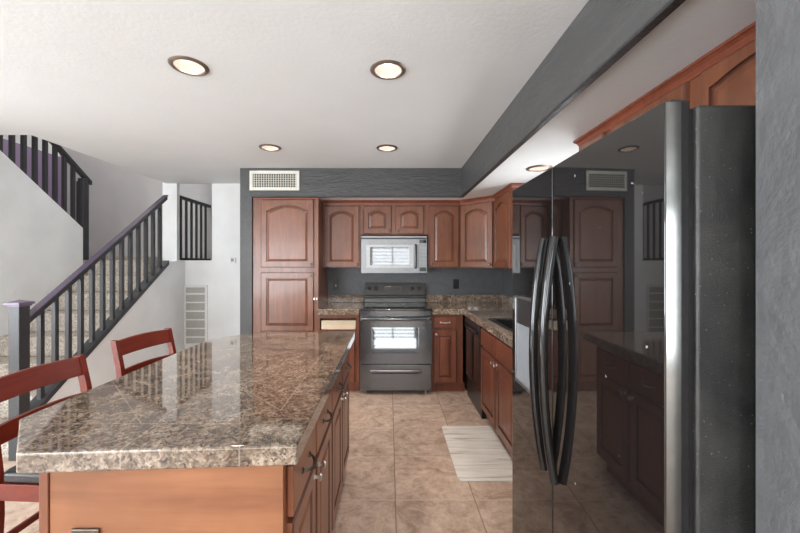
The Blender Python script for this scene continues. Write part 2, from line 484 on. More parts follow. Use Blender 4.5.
# grey soffit faces between the two ceiling heights
m = MB(); m.box(-1.4855, 0.80, 3.85, 3.868, LOW + 0.0, CEIL - 0.001); struct(m.build('wall_soffit_back', M['soffit']))
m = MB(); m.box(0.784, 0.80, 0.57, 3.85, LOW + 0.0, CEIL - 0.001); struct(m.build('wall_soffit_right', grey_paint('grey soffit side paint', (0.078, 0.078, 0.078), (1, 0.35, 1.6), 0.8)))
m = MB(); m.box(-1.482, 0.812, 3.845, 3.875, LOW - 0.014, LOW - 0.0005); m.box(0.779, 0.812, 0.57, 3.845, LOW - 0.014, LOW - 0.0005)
struct(m.build('trim_1', grey_paint('shaded soffit edge', (0.030, 0.030, 0.031)), bevel=0.003))  # strip coloured darker than the soffit for its underside shade

# kitchen back wall and right wall
m = MB(); m.box(-1.5, 1.56, 4.45, 4.57, 0, LOW + 0.1); struct(m.build('wall_back', M['splash']))
m = MB(); y0, y1, z0, z1 = SINKWIN
m.box(1.44, 1.56, 0.70, y0, 0, LOW + 0.1); m.box(1.44, 1.56, y1, 4.45, 0, LOW + 0.1)
m.box(1.44, 1.56, y0, y1, 0, z0); m.box(1.44, 1.56, y0, y1, z1, LOW + 0.1)
struct(m.build('wall_right', M['splash']))
m = MB()
m.box(1.46, 1.52, y0, y1, z0, z0 + 0.05); m.box(1.46, 1.52, y0, y1, z1 - 0.05, z1); m.box(1.46, 1.52, y0, y0 + 0.05, z0, z1)
m.box(1.46, 1.52, y1 - 0.05, y1, z0, z1); m.box(1.47, 1.51, 2.65, 2.69, z0, z1)
struct(m.build('window_1', M['winframe']))
# grey pilaster to the left of the pantry, wing wall at the near side of the fridge
m = MB(); m.box(-1.613, -1.486, 3.85, 4.5985, 0, CEIL - 0.001); struct(m.build('wall_pilaster', M['grey']))
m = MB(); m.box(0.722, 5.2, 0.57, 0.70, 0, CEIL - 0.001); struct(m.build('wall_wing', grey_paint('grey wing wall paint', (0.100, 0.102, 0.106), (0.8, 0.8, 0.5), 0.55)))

# white walls around the stairs
STX = -2.66            # plane of the lower flight's railing
kz = lambda y: 0.35 + (1.454 - 0.35) / (4.26 - 2.677) * (y - 2.677)      # top of the curb of the lower flight
m = MB()
pts = [(-2.64, 2.60, 0), (-2.64, 4.598, 0), (-2.64, 4.598, 1.44), (-2.64, 4.27, 1.42), (-2.64, 2.60, kz(2.60) - 0.05)]
m.prism(pts, (-0.08, 0, 0)); struct(m.build('wall_stair_side', M['white']))
m = MB()   # wall with the pass-through opening
m.box(-2.93, -2.745, 4.6, 4.66, 0, 4.9); m.box(-2.745, -2.29, 4.6, 4.66, 0, 1.44); m.box(-2.29, -1.50, 4.6, 4.66, 0, 4.9); m.box(-2.745, -2.29, 4.6, 4.66, CEIL + 0.12, 4.9)
struct(m.build('wall_left_back', M['white']))
m = MB()   # knee wall of the upper flight
uz = lambda y: 1.78 + 0.711 * (4.30 - y)
m.prism([(-3.65, 2.0, 0), (-3.65, 4.24, 0), (-3.65, 4.24, uz(4.24)), (-3.65, 2.86, uz(2.86)), (-3.65, 2.86, CEIL - 0.001), (-3.65, 2.0, CEIL - 0.001)], (-0.10, 0, 0))
struct(m.build('wall_stair_middle', M['white']))
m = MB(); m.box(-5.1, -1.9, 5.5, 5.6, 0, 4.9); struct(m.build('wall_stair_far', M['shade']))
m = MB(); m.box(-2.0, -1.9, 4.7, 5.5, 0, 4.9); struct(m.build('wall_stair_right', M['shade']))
m = MB(); m.box(-5.1, -5.0, 2.0, 5.5, 0, 3.02); struct(m.build('wall_stair_left', M['purple']))
m = MB(); m.box(-6.0, -5.9, 2.86, 5.6, 2.6, 4.9); m.box(-5.9, -5.1, 5.45, 5.6, 2.6, 4.9); struct(m.build('wall_hall_left', M['white']))
m = MB(); m.box(-5.9, -5.1, 2.0, 5.45, 2.56, 2.63); struct(m.build('floor', M['carpet']))
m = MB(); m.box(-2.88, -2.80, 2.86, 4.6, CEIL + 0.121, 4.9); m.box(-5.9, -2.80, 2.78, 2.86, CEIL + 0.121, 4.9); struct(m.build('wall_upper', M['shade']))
m = MB(); m.box(-6.0, -1.9, 2.78, 5.6, 4.9, 5.0); struct(m.build('ceiling', M['ceil']))


def wall_with_windows(name, fixed, axis, a0, a1, z0, z1, wins, th):
    m = MB()
    def b(p, q, c, e):
        if q - p < 1e-4 or e - c < 1e-4: return
        if axis == 'x': m.box(p, q, fixed - th, fixed, c, e)
        else: m.box(fixed - th, fixed, p, q, c, e)
    cur = a0
    for (w0, w1, c0, c1) in sorted(wins):
        b(cur, w0, z0, z1); b(w0, w1, z0, c0); b(w0, w1, c1, z1); cur = w1
    b(cur, a1, z0, z1)
    struct(m.build(name, M['white']))


wall_with_windows('wall_rear', REAR, 'x', -6, 5.2, 0, CEIL, WIN_REAR, 0.12)
wall_with_windows('wall_left', -6.0, 'y', REAR, 2.86, 0, CEIL, WIN_LEFT, 0.12)
m = MB(); m.box(5.2, 5.3, REAR, 0.7, 0, CEIL); struct(m.build('wall_dining', M['white']))
m = MB(); m.box(-6.0, -5.1, 2.86, 2.96, 0, CEIL + 0.12); struct(m.build('wall_left_return', M['white']))
wn = 2
for (x0, x1, z0, z1) in WIN_REAR:
    m = MB(); yb = REAR - 0.05
    for (a, b, c, e) in ((x0, x1, z0, z0 + 0.05), (x0, x1, z1 - 0.05, z1), (x0, x0 + 0.05, z0, z1), (x1 - 0.05, x1, z0, z1), ((x0 + x1) / 2 - 0.02, (x0 + x1) / 2 + 0.02, z0, z1)):
        m.box(a, b, yb - 0.03, yb, c, e)
    if x0 < 2:
        k = z0 + 0.14
        while k < z1 - 0.05: m.box(x0 + 0.05, x1 - 0.05, yb - 0.008, yb - 0.004, k, k + 0.030); k += 0.11
    struct(m.build('window_%d' % wn, M['winframe'])); wn += 1
for (y0, y1, z0, z1) in WIN_LEFT:
    m = MB()
    for (a, b, c, e) in ((y0, y1, z0, z0 + 0.05), (y0, y1, z1 - 0.05, z1), (y0, y0 + 0.05, z0, z1), (y1 - 0.05, y1, z0, z1), ((y0 + y1) / 2 - 0.02, (y0 + y1) / 2 + 0.02, z0, z1)):
        m.box(-6.08, -6.05, a, b, c, e)
    struct(m.build('window_%d' % wn, M['winframe'])); wn += 1

# ---------------------------------------------------------------- staircase
RUN, RISE = 0.247, 0.18
st = thing('staircase', 'beige speckled carpet stairs climbing behind the black railing', 'staircase', (-3.15, 2.57, 0))
m = MB()
for i in range(1, 8):
    ya = 4.30 - (8 - i) * RUN
    m.box(-3.648, -2.722, ya - 0.02, 4.30, (i - 1) * RISE, i * RISE)
part(m, 'lower_flight', M['carpet'], st, bevel=0.012)
m = MB(); m.box(-4.999, -2.748, 4.665, 5.499, 1.24, 1.44); m.box(-4.999, -2.94, 4.342, 4.665, 1.24, 1.44); m.box(-3.645, -2.94, 4.30, 4.342, 1.24, 1.44)
m.box(-4.3, -3.5, 5.15, 5.499, 1.44, 1.50)
part(m, 'landing', M['carpet'], st, bevel=0.008)
m = MB()
for j in range(1, 7):
    yb = 4.34 - (j - 1) * RUN
    m.box(-4.999, -3.752, 2.862, yb, 1.44 + (j - 1) * RISE, 1.44 + j * RISE)
part(m, 'upper_flight', M['carpet'], st, bevel=0.012)


def ring_frame(m, x0, x1, z0, z1, w, y0, y1):
    m.box(x0, x1, y0, y1, z0, z0 + w); m.box(x0, x1, y0, y1, z1 - w, z1); m.box(x0, x0 + w, y0, y1, z0 + w, z1 - w); m.box(x1 - w, x1, y0, y1, z0 + w, z1 - w)


def rail_bar(m, p0, p1, w, h):
    """rectangular rail between two points lying in a plane x = const or y = const"""
    p0, p1 = Vector(p0), Vector(p1); a = (p1 - p0).normalized(); s = Vector((1, 0, 0)) if abs(a.x) < 0.5 else Vector((0, 1, 0))
    up = Vector((0, 0, 1))
    V = [p + s * sx * w / 2 + up * sz for p in (p0, p1) for (sx, sz) in ((-1, -h), (1, -h), (1, 0), (-1, 0))]
    m.add(V, [(0, 1, 2, 3), (7, 6, 5, 4), (0, 4, 5, 1), (1, 5, 6, 2), (2, 6, 7, 3), (3, 7, 4, 0)]); return m


def newel(t, x0, x1, y0, y1, z0, z1, cap=True):
    m = MB(); m.box(x0, x1, y0, y1, z0, z1); p = part(m, 'newel_post', M['rail'], t, bevel=0.004)
    if cap:
        m = MB(); m.box(x0 - 0.008, x1 + 0.008, y0 - 0.008, y1 + 0.008, z1 - 0.012, z1); m.box(x0 - 0.018, x1 + 0.018, y0 - 0.018, y1 + 0.018, z1, z1 + 0.018)
        cx, cy = (x0 + x1) / 2, (y0 + y1) / 2; r = (x1 - x0) / 2 + 0.012
        m.add([(cx - r, cy - r, z1 + 0.018), (cx + r, cy - r, z1 + 0.018), (cx + r, cy + r, z1 + 0.018), (cx - r, cy + r, z1 + 0.018), (cx, cy, z1 + 0.035)],
              [(0, 1, 4), (1, 2, 4), (2, 3, 4), (3, 0, 4), (3, 2, 1, 0)])
        part(m, 'newel_cap', M['newelcap'], p, bevel=0.003)
    return p


rz = lambda y: 1.05 + 0.739 * (y - 2.677)
t = thing('stair_railing', 'long charcoal stair railing rising from the newel post beside the island stools', 'railing', (STX, 2.56, 0))
newel(t, -2.70, -2.622, 2.52, 2.599, 0, 1.105)
m = MB(); rail_bar(m, (STX, 2.60, rz(2.60)), (STX, 4.24, rz(4.24)), 0.045, 0.045); h = part(m, 'handrail', M['rail'], t, bevel=0.006)
m = MB(); rail_bar(m, (STX, 2.60, rz(2.60) + 0.014), (STX, 4.24, rz(4.24) + 0.014), 0.062, 0.0135); part(m, 'rail_cap', M['railtop'], h, bevel=0.004)
m = MB(); rail_bar(m, (STX - 0.005, 2.605, kz(2.605)), (STX - 0.005, 4.235, kz(4.235)), 0.10, 0.05); part(m, 'bottom_rail', M['rail'], t, bevel=0.004)
for i in range(13):
    y = 2.715 + i * 0.1175
    m = MB(); m.prism([(STX - 0.016, y - 0.016, kz(y - 0.016) + 0.0005), (STX - 0.016, y + 0.016, kz(y + 0.016) + 0.0005), (STX - 0.016, y + 0.016, rz(y + 0.016) - 0.0455), (STX - 0.016, y - 0.016, rz(y - 0.016) - 0.0455)], (0.032, 0, 0))
    part(m, 'baluster', M['rail'], t)

t = thing('stair_railing', 'upper stair railing at the top left, black balusters in front of a purple wall', 'railing', (-3.70, 4.3, 1.44))
newel(t, -3.735, -3.648, 4.242, 4.325, 1.442, 2.385, False)
m = MB(); m.box(-3.728, -3.655, 4.248, 4.319, 2.385, 2.425); part(m, 'newel_cap', M['rail'], t, bevel=0.012)
uz2 = lambda y: uz(y) + 0.70
m = MB(); rail_bar(m, (-3.69, 2.90, uz2(2.90)), (-3.69, 4.39, uz2(4.39)), 0.06, 0.05); part(m, 'handrail', M['rail'], t, bevel=0.006)
for i in range(13):
    y = 4.15 - i * 0.112
    if y < 2.9: break
    m = MB(); m.prism([(-3.706, y - 0.017, uz(y - 0.017) + 0.001), (-3.706, y + 0.017, uz(y + 0.017) + 0.001), (-3.706, y + 0.017, uz2(y + 0.017) - 0.051), (-3.706, y - 0.017, uz2(y - 0.017) - 0.051)], (0.034, 0, 0))
    part(m, 'baluster', M['rail'], t)

t = thing('landing_railing', 'short black railing seen through the opening in the white wall', 'railing', (-2.74, 4.72, 1.44))
m = MB(); m.box(-2.795, -2.745, 4.665, 5.49, 2.26, 2.30); part(m, 'handrail', M['rail'], t, bevel=0.005)
m = MB(); m.box(-2.79, -2.75, 4.665, 5.49, 1.442, 1.475); part(m, 'bottom_rail', M['rail'], t, bevel=0.004)
for i in range(6):
    y = 4.73 + i * 0.128
    m = MB(); m.box(-2.782, -2.758, y - 0.012, y + 0.012, 1.475, 2.26); part(m, 'baluster', M['rail'], t)

# return-air grille and thermostat on the white wall
t = thing('return_air_grille', 'white return air grille low on the white wall by the stairs', 'vent', (-2.49, 4.6, 0.34))
m = MB(); x0, x1, z0, z1 = -2.65, -2.345, 0.34, 1.12
yb = 4.599
ring_frame(m, x0, x1, z0, z1, 0.03, yb - 0.014, yb)
for k in range(1, 7): zz = z0 + k * (z1 - z0) / 7; m.box(x0 + 0.03, x1 - 0.03, yb - 0.012, yb, zz - 0.010, zz + 0.010)
part(m, 'frame', M['winframe'], t)
m = MB(); m.box(x0 + 0.028, x1 - 0.028, yb - 0.004, yb - 0.001, z0 + 0.028, z1 - 0.028); part(m, 'filter', M['filter'], t)
m = MB()
for k in range(52): zz = z0 + 0.035 + k * 0.0138; m.box(x0 + 0.03, x1 - 0.03, yb - 0.010, yb - 0.006, zz, zz + 0.005)
part(m, 'louver_bank', M['cream'], t)
m = MB(); m.box(-2.045, -1.975, 4.578, 4.599, 1.405, 1.475); t = m.build('thermostat', M['plate_white'], bevel=0.006); tag(t, 'small white thermostat on the white wall beside the grey pilaster', 'thermostat')
m = MB(); m.box(-2.035, -2.0, 4.5765, 4.5785, 1.43, 1.465); part(m, 'display', M['filter'], t)

# supply vent on the soffit
t = thing('ceiling_vent', 'cream supply air vent on the grey soffit over the pantry', 'vent', (-1.24, 3.85, 2.17))
x0 = (250 - 389) * 3.85 / 355.6; x1 = (299.5 - 389) * 3.85 / 355.6; z1 = 1.40 + (263.5 - 171) * 3.85 / 355.6; z0 = 1.40 + (263.5 - 190.5) * 3.85 / 355.6
yb = 3.8495; m = MB()
ring_frame(m, x0, x1, z0, z1, 0.033, yb - 0.014, yb)
part(m, 'frame', M['cream'], t)
m = MB(); m.box(x0 + 0.03, x1 - 0.03, yb - 0.002, yb - 0.0005, z0 + 0.03, z1 - 0.03); part(m, 'duct_opening', M['ventdark'], t)
m = MB()
for k in range(18): xx = x0 + 0.048 + k * 0.0262; m.box(xx - 0.0035, xx + 0.0035, yb - 0.011, yb - 0.004, z0 + 0.03, z1 - 0.03)
for k in range(1, 6): zz = z0 + 0.032 + k * (z1 - z0 - 0.064) / 6; m.box(x0 + 0.03, x1 - 0.03, yb - 0.011, yb - 0.005, zz - 0.0025, zz + 0.0025)
part(m, 'louver_bank', M['cream'], t)

# ---------------------------------------------------------------- recessed lights
LLAB = ['recessed downlight with bronze ring in the white ceiling, above the left of the island',
        'recessed downlight with bronze ring in the white ceiling, above the right island edge',
        'small-looking recessed downlight in the white ceiling just in front of the soffit vent',
        'small-looking recessed downlight in the white ceiling in front of the microwave',
        'recessed downlight in the lower ceiling just past the top of the fridge']
for (x, y, z), lab in zip(LIGHTS, LLAB):
    t = thing('recessed_light', lab, 'ceiling light', (x, y, z), 'recessed ceiling downlights')
    m = MB(); m.lathe((x, y, z), (0, 0, -1), [(0.072, -0.001), (0.072, 0.006), (0.078, 0.010), (0.090, 0.007), (0.096, 0.0005)], 36)
    part(m, 'trim_ring', M['bronze'], t, smooth=True)
    m = MB(); m.lathe((x, y, z), (0, 0, 1), [(0.0725, 0.0), (0.071, 0.02), (0.064, 0.07), (0.060, 0.085), (0.0, 0.086)], 32)
    part(m, 'reflector', M['cone'], t, smooth=True)
    m = MB(); m.lathe((x, y, z), (0, 0, 1), [(0.020, 0.0855), (0.040, 0.060), (0.038, 0.048), (0.0, 0.040)], 24)
    part(m, 'bulb', M['lamp'], t, smooth=True)
    l = bpy.data.lights.new('downlight', 'SPOT'); l.energy = 22 if z == CEIL else 14; l.color = (1.0, 0.88, 0.77); l.spot_size = R(135); l.spot_blend = 0.8; l.shadow_soft_size = 0.045
    lo = bpy.data.objects.new('downlight', l); lo.location = (x, y, z + 0.03); COL.objects.link(lo)


# ---------------------------------------------------------------- cabinet joinery
def door_mesh(F, u0, v0, w, h, arch=0.0, th=0.02, frame=0.058):
    """raised-panel door: outer slab, frame, groove and raised field, optional arched top of the opening"""
    O, U, W = F; Z = Vector((0, 0, 1)); m = MB(); N = 18

    def ring(ins, dpt, outer=False):
        x0, x1, y0, y1 = u0 + ins, u0 + w - ins, v0 + ins, v0 + h - ins
        P = [(x0, y0), (x1, y0)]
        for k in range(N + 1):
            s = k / N; x = x1 + (x0 - x1) * s; yy = y1
            if arch and not outer:
                q = abs(2 * s - 1)                         # 1 at the ends, 0 in the middle
                q2 = max(0.0, (0.93 - q) / 0.93)
                prof = math.sin(q2 * math.pi / 2) ** 0.85 if q2 > 0 else 0
                yy = y1 - arch * (1 - prof)
            P.append((x, yy))
        return [O + U * a + Z * b + W * dpt for a, b in P]
    rings = [ring(0, 0, True), ring(0, th - 0.005, True), ring(0.006, th, True), ring(frame, th), ring(frame + 0.003, th - 0.009), ring(frame + 0.011, th - 0.009),
             ring(frame + 0.032, th - 0.001), ring(frame + 0.034, th - 0.001)]
    n = len(rings[0]); V = [p for r_ in rings for p in r_]; Fc = [tuple(range(n))[::-1]]
    for j in range(len(rings) - 1):
        Fc += [(j * n + i, j * n + (i + 1) % n, (j + 1) * n + (i + 1) % n, (j + 1) * n + i) for i in range(n)]
    Fc.append(tuple((len(rings) - 1) * n + i for i in range(n)))
    m.add(V, Fc)
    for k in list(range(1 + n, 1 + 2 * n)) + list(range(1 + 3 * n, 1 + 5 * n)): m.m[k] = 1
    return m


def fp(F, u, v, dd): return F[0] + F[1] * u + Vector((0, 0, 1)) * v + F[2] * dd


def knob(F, u, v, parent, mat='pewter', th=0.02):
    m = MB(); m.lathe(fp(F, u, v, th), F[2], [(0.009, 0.0), (0.006, 0.004), (0.006, 0.012), (0.013, 0.017), (0.014, 0.022), (0.009, 0.027), (0, 0.028)], 14)
    return part(m, 'knob', M[mat], parent, smooth=True)


def pull(F, u, v, parent, mat='pewter', th=0.02, L=0.10, drop=0.0):
    """arched bar pull"""
    path = []
    for k in range(13):
        s = k / 12; a = s * math.pi
        path.append(fp(F, u + (s - 0.5) * L, v - drop * math.sin(a), th + 0.002 + 0.026 * math.sin(a) ** 0.6))
    rad = [0.0035 + 0.0035 * math.sin(k / 12 * math.pi) for k in range(13)]
    m = MB(); m.tube(path, rad, 8)
    for s in (-1, 1): m.lathe(fp(F, u + s * L / 2, v, th), F[2], [(0.010, 0), (0.010, 0.003), (0.005, 0.006), (0, 0.007)], 12)
    return part(m, 'handle', M[mat], parent, smooth=True)


def add_door(t, F, u, v, w, h, arch, kn, mat, kmat='pewter', name='door', frame=0.058):
    o = part(door_mesh(F, u, v, w, h, arch, frame=frame), name, [mat, M['groove_dark']], t, smooth=False)
    if kn:
        ku = u + 0.028 if 'l' in kn else u + w - 0.028
        kv = v + h - 0.035 if 't' in kn else v + 0.035
        knob(F, ku, kv, o, kmat)
    return o


def add_drawer(t, F, u, v, w, h, mat, kmat='pewter', drop=0.0, handle=True, name='drawer', th=0.02, at=None):
    m = MB(); m.fbox(F, u, u + w, v, v + h, 0, th)
    o = part(m, name, mat, t, bevel=0.005)
    if handle: pull(F, at if at is not None else u + w / 2, v + h / 2, o, kmat, th, 0.096, drop)
    return o


CROWN = [(0, -0.046), (0.005, -0.046), (0.007, -0.036), (0.014, -0.022), (0.023, -0.013), (0.028, -0.011), (0.028, -0.001), (0, -0.001)]


def crown(m, F, u0, u1, top, cut0=0.0, cut1=0.0):
    """crown profile swept along u; cut0/cut1: mitre slope at the ends (u shift per unit of depth)"""
    n = len(CROWN); V = [fp(F, u0 + cut0 * d_, top + z, d_) for d_, z in CROWN] + [fp(F, u1 + cut1 * d_, top + z, d_) for d_, z in CROWN]
    m.add(V, [tuple(range(n))[::-1], tuple(range(n, 2 * n))] + [(i, (i + 1) % n, n + (i + 1) % n, n + i) for i in range(n)])


X, Y, Zv = Vector((1, 0, 0)), Vector((0, 1, 0)), Vector((0, 0, 1))
cherry, deep, bch = M['cherry'], M['cherry_dark'], M['base_cherry']
CT = LOW - 0.0015        # top of the wall cabinets just under the lowered ceiling

# pantry
F = (Vector((-1.483, 3.872, 0)), X, -Y)
PW = 0.714
t = thing('pantry_cabinet', 'tall cherry pantry cabinet with arched upper door beneath the soffit vent', 'cabinet', (-1.13, 4.16, 0))
m = MB(); m.fbox(F, 0, PW, 0.10, 2.116, -0.574, 0); m.fbox(F, 0.0, PW, 0.0, 0.10, -0.574, -0.05); part(m, 'body', cherry, t, bevel=0.002)
add_door(t, F, 0.093, 1.358, 0.572, 0.735, 0.062, 'rb', cherry)
add_door(t, F, 0.093, 0.665, 0.572, 0.637, 0, 'rt', cherry)
add_door(t, F, 0.093, 0.12, 0.572, 0.525, 0, 'rt', cherry)
m = MB(); m.fbox(F, 0.005, PW + 0.012, 2.098, 2.116, 0.0005, 0.016); part(m, 'crown', deep, t, bevel=0.004)
m = MB(); m.fbox(F, PW - 0.047, PW - 0.030, 1.005, 1.030, 0.02, 0.032); m.fbox(F, PW - 0.022, PW - 0.006, 1.005, 1.03, 0.0, 0.014); part(m, 'latch', M['nickel'], t, bevel=0.002)

# wall cabinets on the back wall; face plane y=4.12
def wall_cab(label, F, w, z0, z1, depth, doors, crown_args=(0, 0), group='cherry wall cabinets', end=False):
    c = F[0] + F[1] * (w / 2) - F[2] * (depth / 2)
    t = thing('wall_cabinet', label, 'cabinet', (c.x, c.y, z0), group)
    m = MB(); m.fbox(F, 0.0008, w - 0.0008, z0, z1 - 0.004, -depth, 0); part(m, 'body', cherry, t, bevel=0.0015)
    for (u, v, dw, dh, a, kn) in doors: add_door(t, F, u, v, dw, dh, a, kn, cherry)
    m = MB(); crown(m, F, 0.0008, w - 0.0008, z1, *crown_args); part(m, 'crown', deep, t)
    return t


DZ1, DZ0 = 2.066, 1.357
F = (Vector((-0.768, 4.12, 0)), X, -Y)
wall_cab('tall cherry wall cabinet with one arched door between the pantry and microwave', F, 0.440, 1.35, CT, 0.329, [(0.018, DZ0, 0.405, DZ1 - DZ0, 0.05, 'rb')])
F = (Vector((-0.328, 4.12, 0)), X, -Y)
wall_cab('short cherry wall cabinet with two small arched doors above the microwave', F, 0.780, 1.735, CT, 0.329,
         [(0.030, 1.744, 0.325, DZ1 - 1.744, 0.035, 'rb'), (0.405, 1.744, 0.325, DZ1 - 1.744, 0.035, 'lb')])
F = (Vector((0.452, 4.12, 0)), X, -Y)
wall_cab('tall cherry wall cabinet with one arched door just right of the microwave', F, 0.371, 1.35, CT, 0.329, [(0.012, DZ0, 0.342, DZ1 - DZ0, 0.05, 'lb')], (0, -0.41))
# diagonal corner
dg = Vector((-d, -d, 0)); du = Vector((d, -d, 0)); L = 0.312 / d
F = (Vector((0.823, 4.12, 0)), du, dg)
t = thing('corner_wall_cabinet', 'angled cherry corner wall cabinet with one arched door', 'cabinet', (1.1, 4.2, 1.35), 'cherry wall cabinets')
m = MB(); m.prism([(0.8238, 4.449, 1.35), (0.8238, 4.12, 1.35), (1.135, 3.8092, 1.35), (1.439, 3.8092, 1.35), (1.439, 4.449, 1.35)], (0, 0, CT - 1.354)); part(m, 'body', cherry, t, bevel=0.0015)
add_door(t, F, 0.020, DZ0, L - 0.04, DZ1 - DZ0, 0.05, 'rb', cherry)
m = MB(); crown(m, F, 0.0, L, CT, 0.41, -0.41); part(m, 'crown', deep, t)
# right wall upper
F = (Vector((1.135, 3.808, 0)), -Y, -X)
t = wall_cab('narrow cherry wall cabinet on the right wall, its end beside the fridge', F, 0.560, 1.35, CT, 0.303, [(0.012, DZ0, 0.49, DZ1 - DZ0, 0.05, 'rb')], (0.41, 1.0))
F2 = (Vector((1.135, 3.2488, 0)), X, -Y)
m = MB(); crown(m, F2, 0, 0.303, CT, -1.0, 0); part(m, 'crown', deep, t)

# cabinets over the fridge (face x=1.13)
def over_cab(label, ya, yb, doors):
    F = (Vector((1.13, yb, 0)), -Y, -X); w = yb - ya
    t = thing('wall_cabinet', label, 'cabinet', (1.28, (ya + yb) / 2, 1.78), 'cabinets over the fridge')
    m = MB(); m.fbox(F, 0.0008, w - 0.0008, 1.78, CT - 0.004, -0.309, 0); part(m, 'body', cherry, t, bevel=0.0015)
    for (y_a, y_b, kn) in doors: add_door(t, F, yb - y_b, 1.79, y_b - y_a, 2.083 - 1.79, 0.032, kn, cherry, frame=0.040)
    m = MB(); crown(m, F, -0.0 if yb < 2 else 0.0, w, CT, 0 if yb < 2 else -1.0, 0); part(m, 'crown', deep, t)
    if yb > 2:
        F3 = (Vector((1.13, yb, 0)), -X, Y); F3 = (Vector((1.439, yb, 0)), -X, Y)
        m = MB(); crown(m, F3, 0, 0.309, CT, 0, 1.0); part(m, 'crown', deep, t)
    return t


over_cab('cherry cabinet high above the fridge with arched door, beside the grey wing wall', 0.72, 1.815, [(0.80, 1.275, 'rb'), (1.335, 1.785, 'lb')])
over_cab('small far cherry cabinet above the fridge, mostly hidden by its doors', 1.816, 2.10, [(1.845, 2.085, 'rb')])

# ---------------------------------------------------------------- base cabinets
# left of the range, drawer front missing
F = (Vector((-0.768, 3.85, 0)), X, -Y); w = 0.448
t = thing('base_cabinet', 'cherry base cabinet left of the range with its drawer front missing', 'cabinet', (-0.54, 4.15, 0), 'cherry base cabinets')
m = MB(); m.fbox(F, 0, w, 0.10, 0.66, -0.59, 0); m.fbox(F, 0, 0.022, 0.66, 0.845, -0.59, 0); m.fbox(F, w - 0.035, w, 0.66, 0.845, -0.59, 0); m.fbox(F, 0.022, w - 0.035, 0.805, 0.845, -0.02, 0)
m.fbox(F, 0.022, w - 0.035, 0.66, 0.675, -0.02, 0); m.fbox(F, 0, w, 0, 0.10, -0.59, -0.06); part(m, 'body', bch, t, bevel=0.002)
m = MB(); m.fbox(F, 0.035, w - 0.042, 0.684, 0.783, -0.45, -0.004); part(m, 'drawer', M['pale'], t, bevel=0.003)
add_door(t, F, 0.03, 0.118, 0.37, 0.53, 0, 'rt', bch)

# right of the range
F = (Vector((0.462, 3.85, 0)), X, -Y); w = 0.337
t = thing('base_cabinet', 'narrow cherry base cabinet with a drawer over a door, right of the range', 'cabinet', (0.63, 4.15, 0), 'cherry base cabinets')
m = MB(); m.fbox(F, 0, w, 0.10, 0.845, -0.59, 0); m.fbox(F, 0, w + 0.03, 0, 0.10, -0.59, -0.05); part(m, 'body', bch, t, bevel=0.002)
add_drawer(t, F, 0.018, 0.705, 0.25, 0.119, bch, 'nickel')
add_door(t, F, 0.018, 0.118, 0.25, 0.557, 0, 'lt', bch, 'nickel')

# dishwasher
BX = 0.84
F = (Vector((BX, 3.80, 0)), -Y, -X)
t = thing('dishwasher', 'glossy black dishwasher under the counter corner beside the sink cabinet', 'dishwasher', (1.1, 3.5, 0))
m = MB(); m.fbox(F, 0.003, 0.597, 0.10, 0.84, -0.55, 0); part(m, 'body', M['blackpl'], t, bevel=0.003)
m = MB(); m.fbox(F, 0.003, 0.597, 0.23, 0.72, 0.0005, 0.022); part(m, 'door', M['black'], t, bevel=0.005)
m = MB(); m.fbox(F, 0.003, 0.597, 0.725, 0.842, 0.0005, 0.028); c = part(m, 'control_panel', M['blackpl'], t, bevel=0.006)
m = MB(); m.tube([fp(F, 0.03 + k * 0.045, 0.765, 0.03 + 0.022 * math.sin(k / 12 * math.pi) ** 0.5) for k in range(13)], 0.011, 8); part(m, 'handle', M['black'], c, smooth=True)
m = MB(); m.fbox(F, 0.003, 0.597, 0.0, 0.225, -0.03, 0.004); part(m, 'kick_plate', M['blackpl'], t, bevel=0.004)

def base_run(label, yb, ya, cols, false=False):
    F = (Vector((BX, yb, 0)), -Y, -X); w = yb - ya
    t = thing('base_cabinet', label, 'cabinet', (1.1, (ya + yb) / 2, 0), 'cherry base cabinets')
    m = MB(); m.fbox(F, 0.0008, w - 0.0008, 0.10, 0.845 if not false else 0.66, -0.59, 0); m.fbox(F, 0.0008, w - 0.0008, 0, 0.10, -0.59, -0.055)
    if false: m.fbox(F, 0.0008, w - 0.0008, 0.66, 0.845, -0.018, 0)
    part(m, 'body', bch, t, bevel=0.002)
    for i, (u0, u1) in enumerate(cols):
        add_drawer(t, F, u0, 0.675, u1 - u0, 0.15, bch, 'nickel', handle=not false, name='drawer')
        add_door(t, F, u0, 0.115, u1 - u0, 0.540, 0, 'rt' if i % 2 == 0 else 'lt', bch, 'nickel')
    return t


base_run('cherry sink base cabinet with two doors, between dishwasher and fridge', 3.199, 2.30, [(0.012, 0.440), (0.460, 0.887)], True)
base_run('cherry base cabinet tucked against the far side of the fridge', 2.299, 1.68, [(0.012, 0.300), (0.318, 0.605)])
m = MB(); m.box(0.86, 1.439, 3.802, 4.449, 0, 0.845); tag(m.build('corner_cabinet', bch), 'plain blind corner base cabinet beneath the counter corner', 'cabinet', 'cherry base cabinets')

# ---------------------------------------------------------------- worktops
CZ0, CZ1 = 0.848, 0.912
m = MB(); m.box(-0.767, -0.318, 3.81, 4.449, CZ0, CZ1)
t = m.build('countertop', M['top'], bevel=0.006); tag(t, 'short brown granite counter between the pantry and range', 'countertop', 'brown granite counters')
m = MB(); m.box(-0.767, -0.318, 4.43, 4.449, CZ1 + 0.0005, 1.01); part(m, 'backsplash', M['top'], t, bevel=0.003)
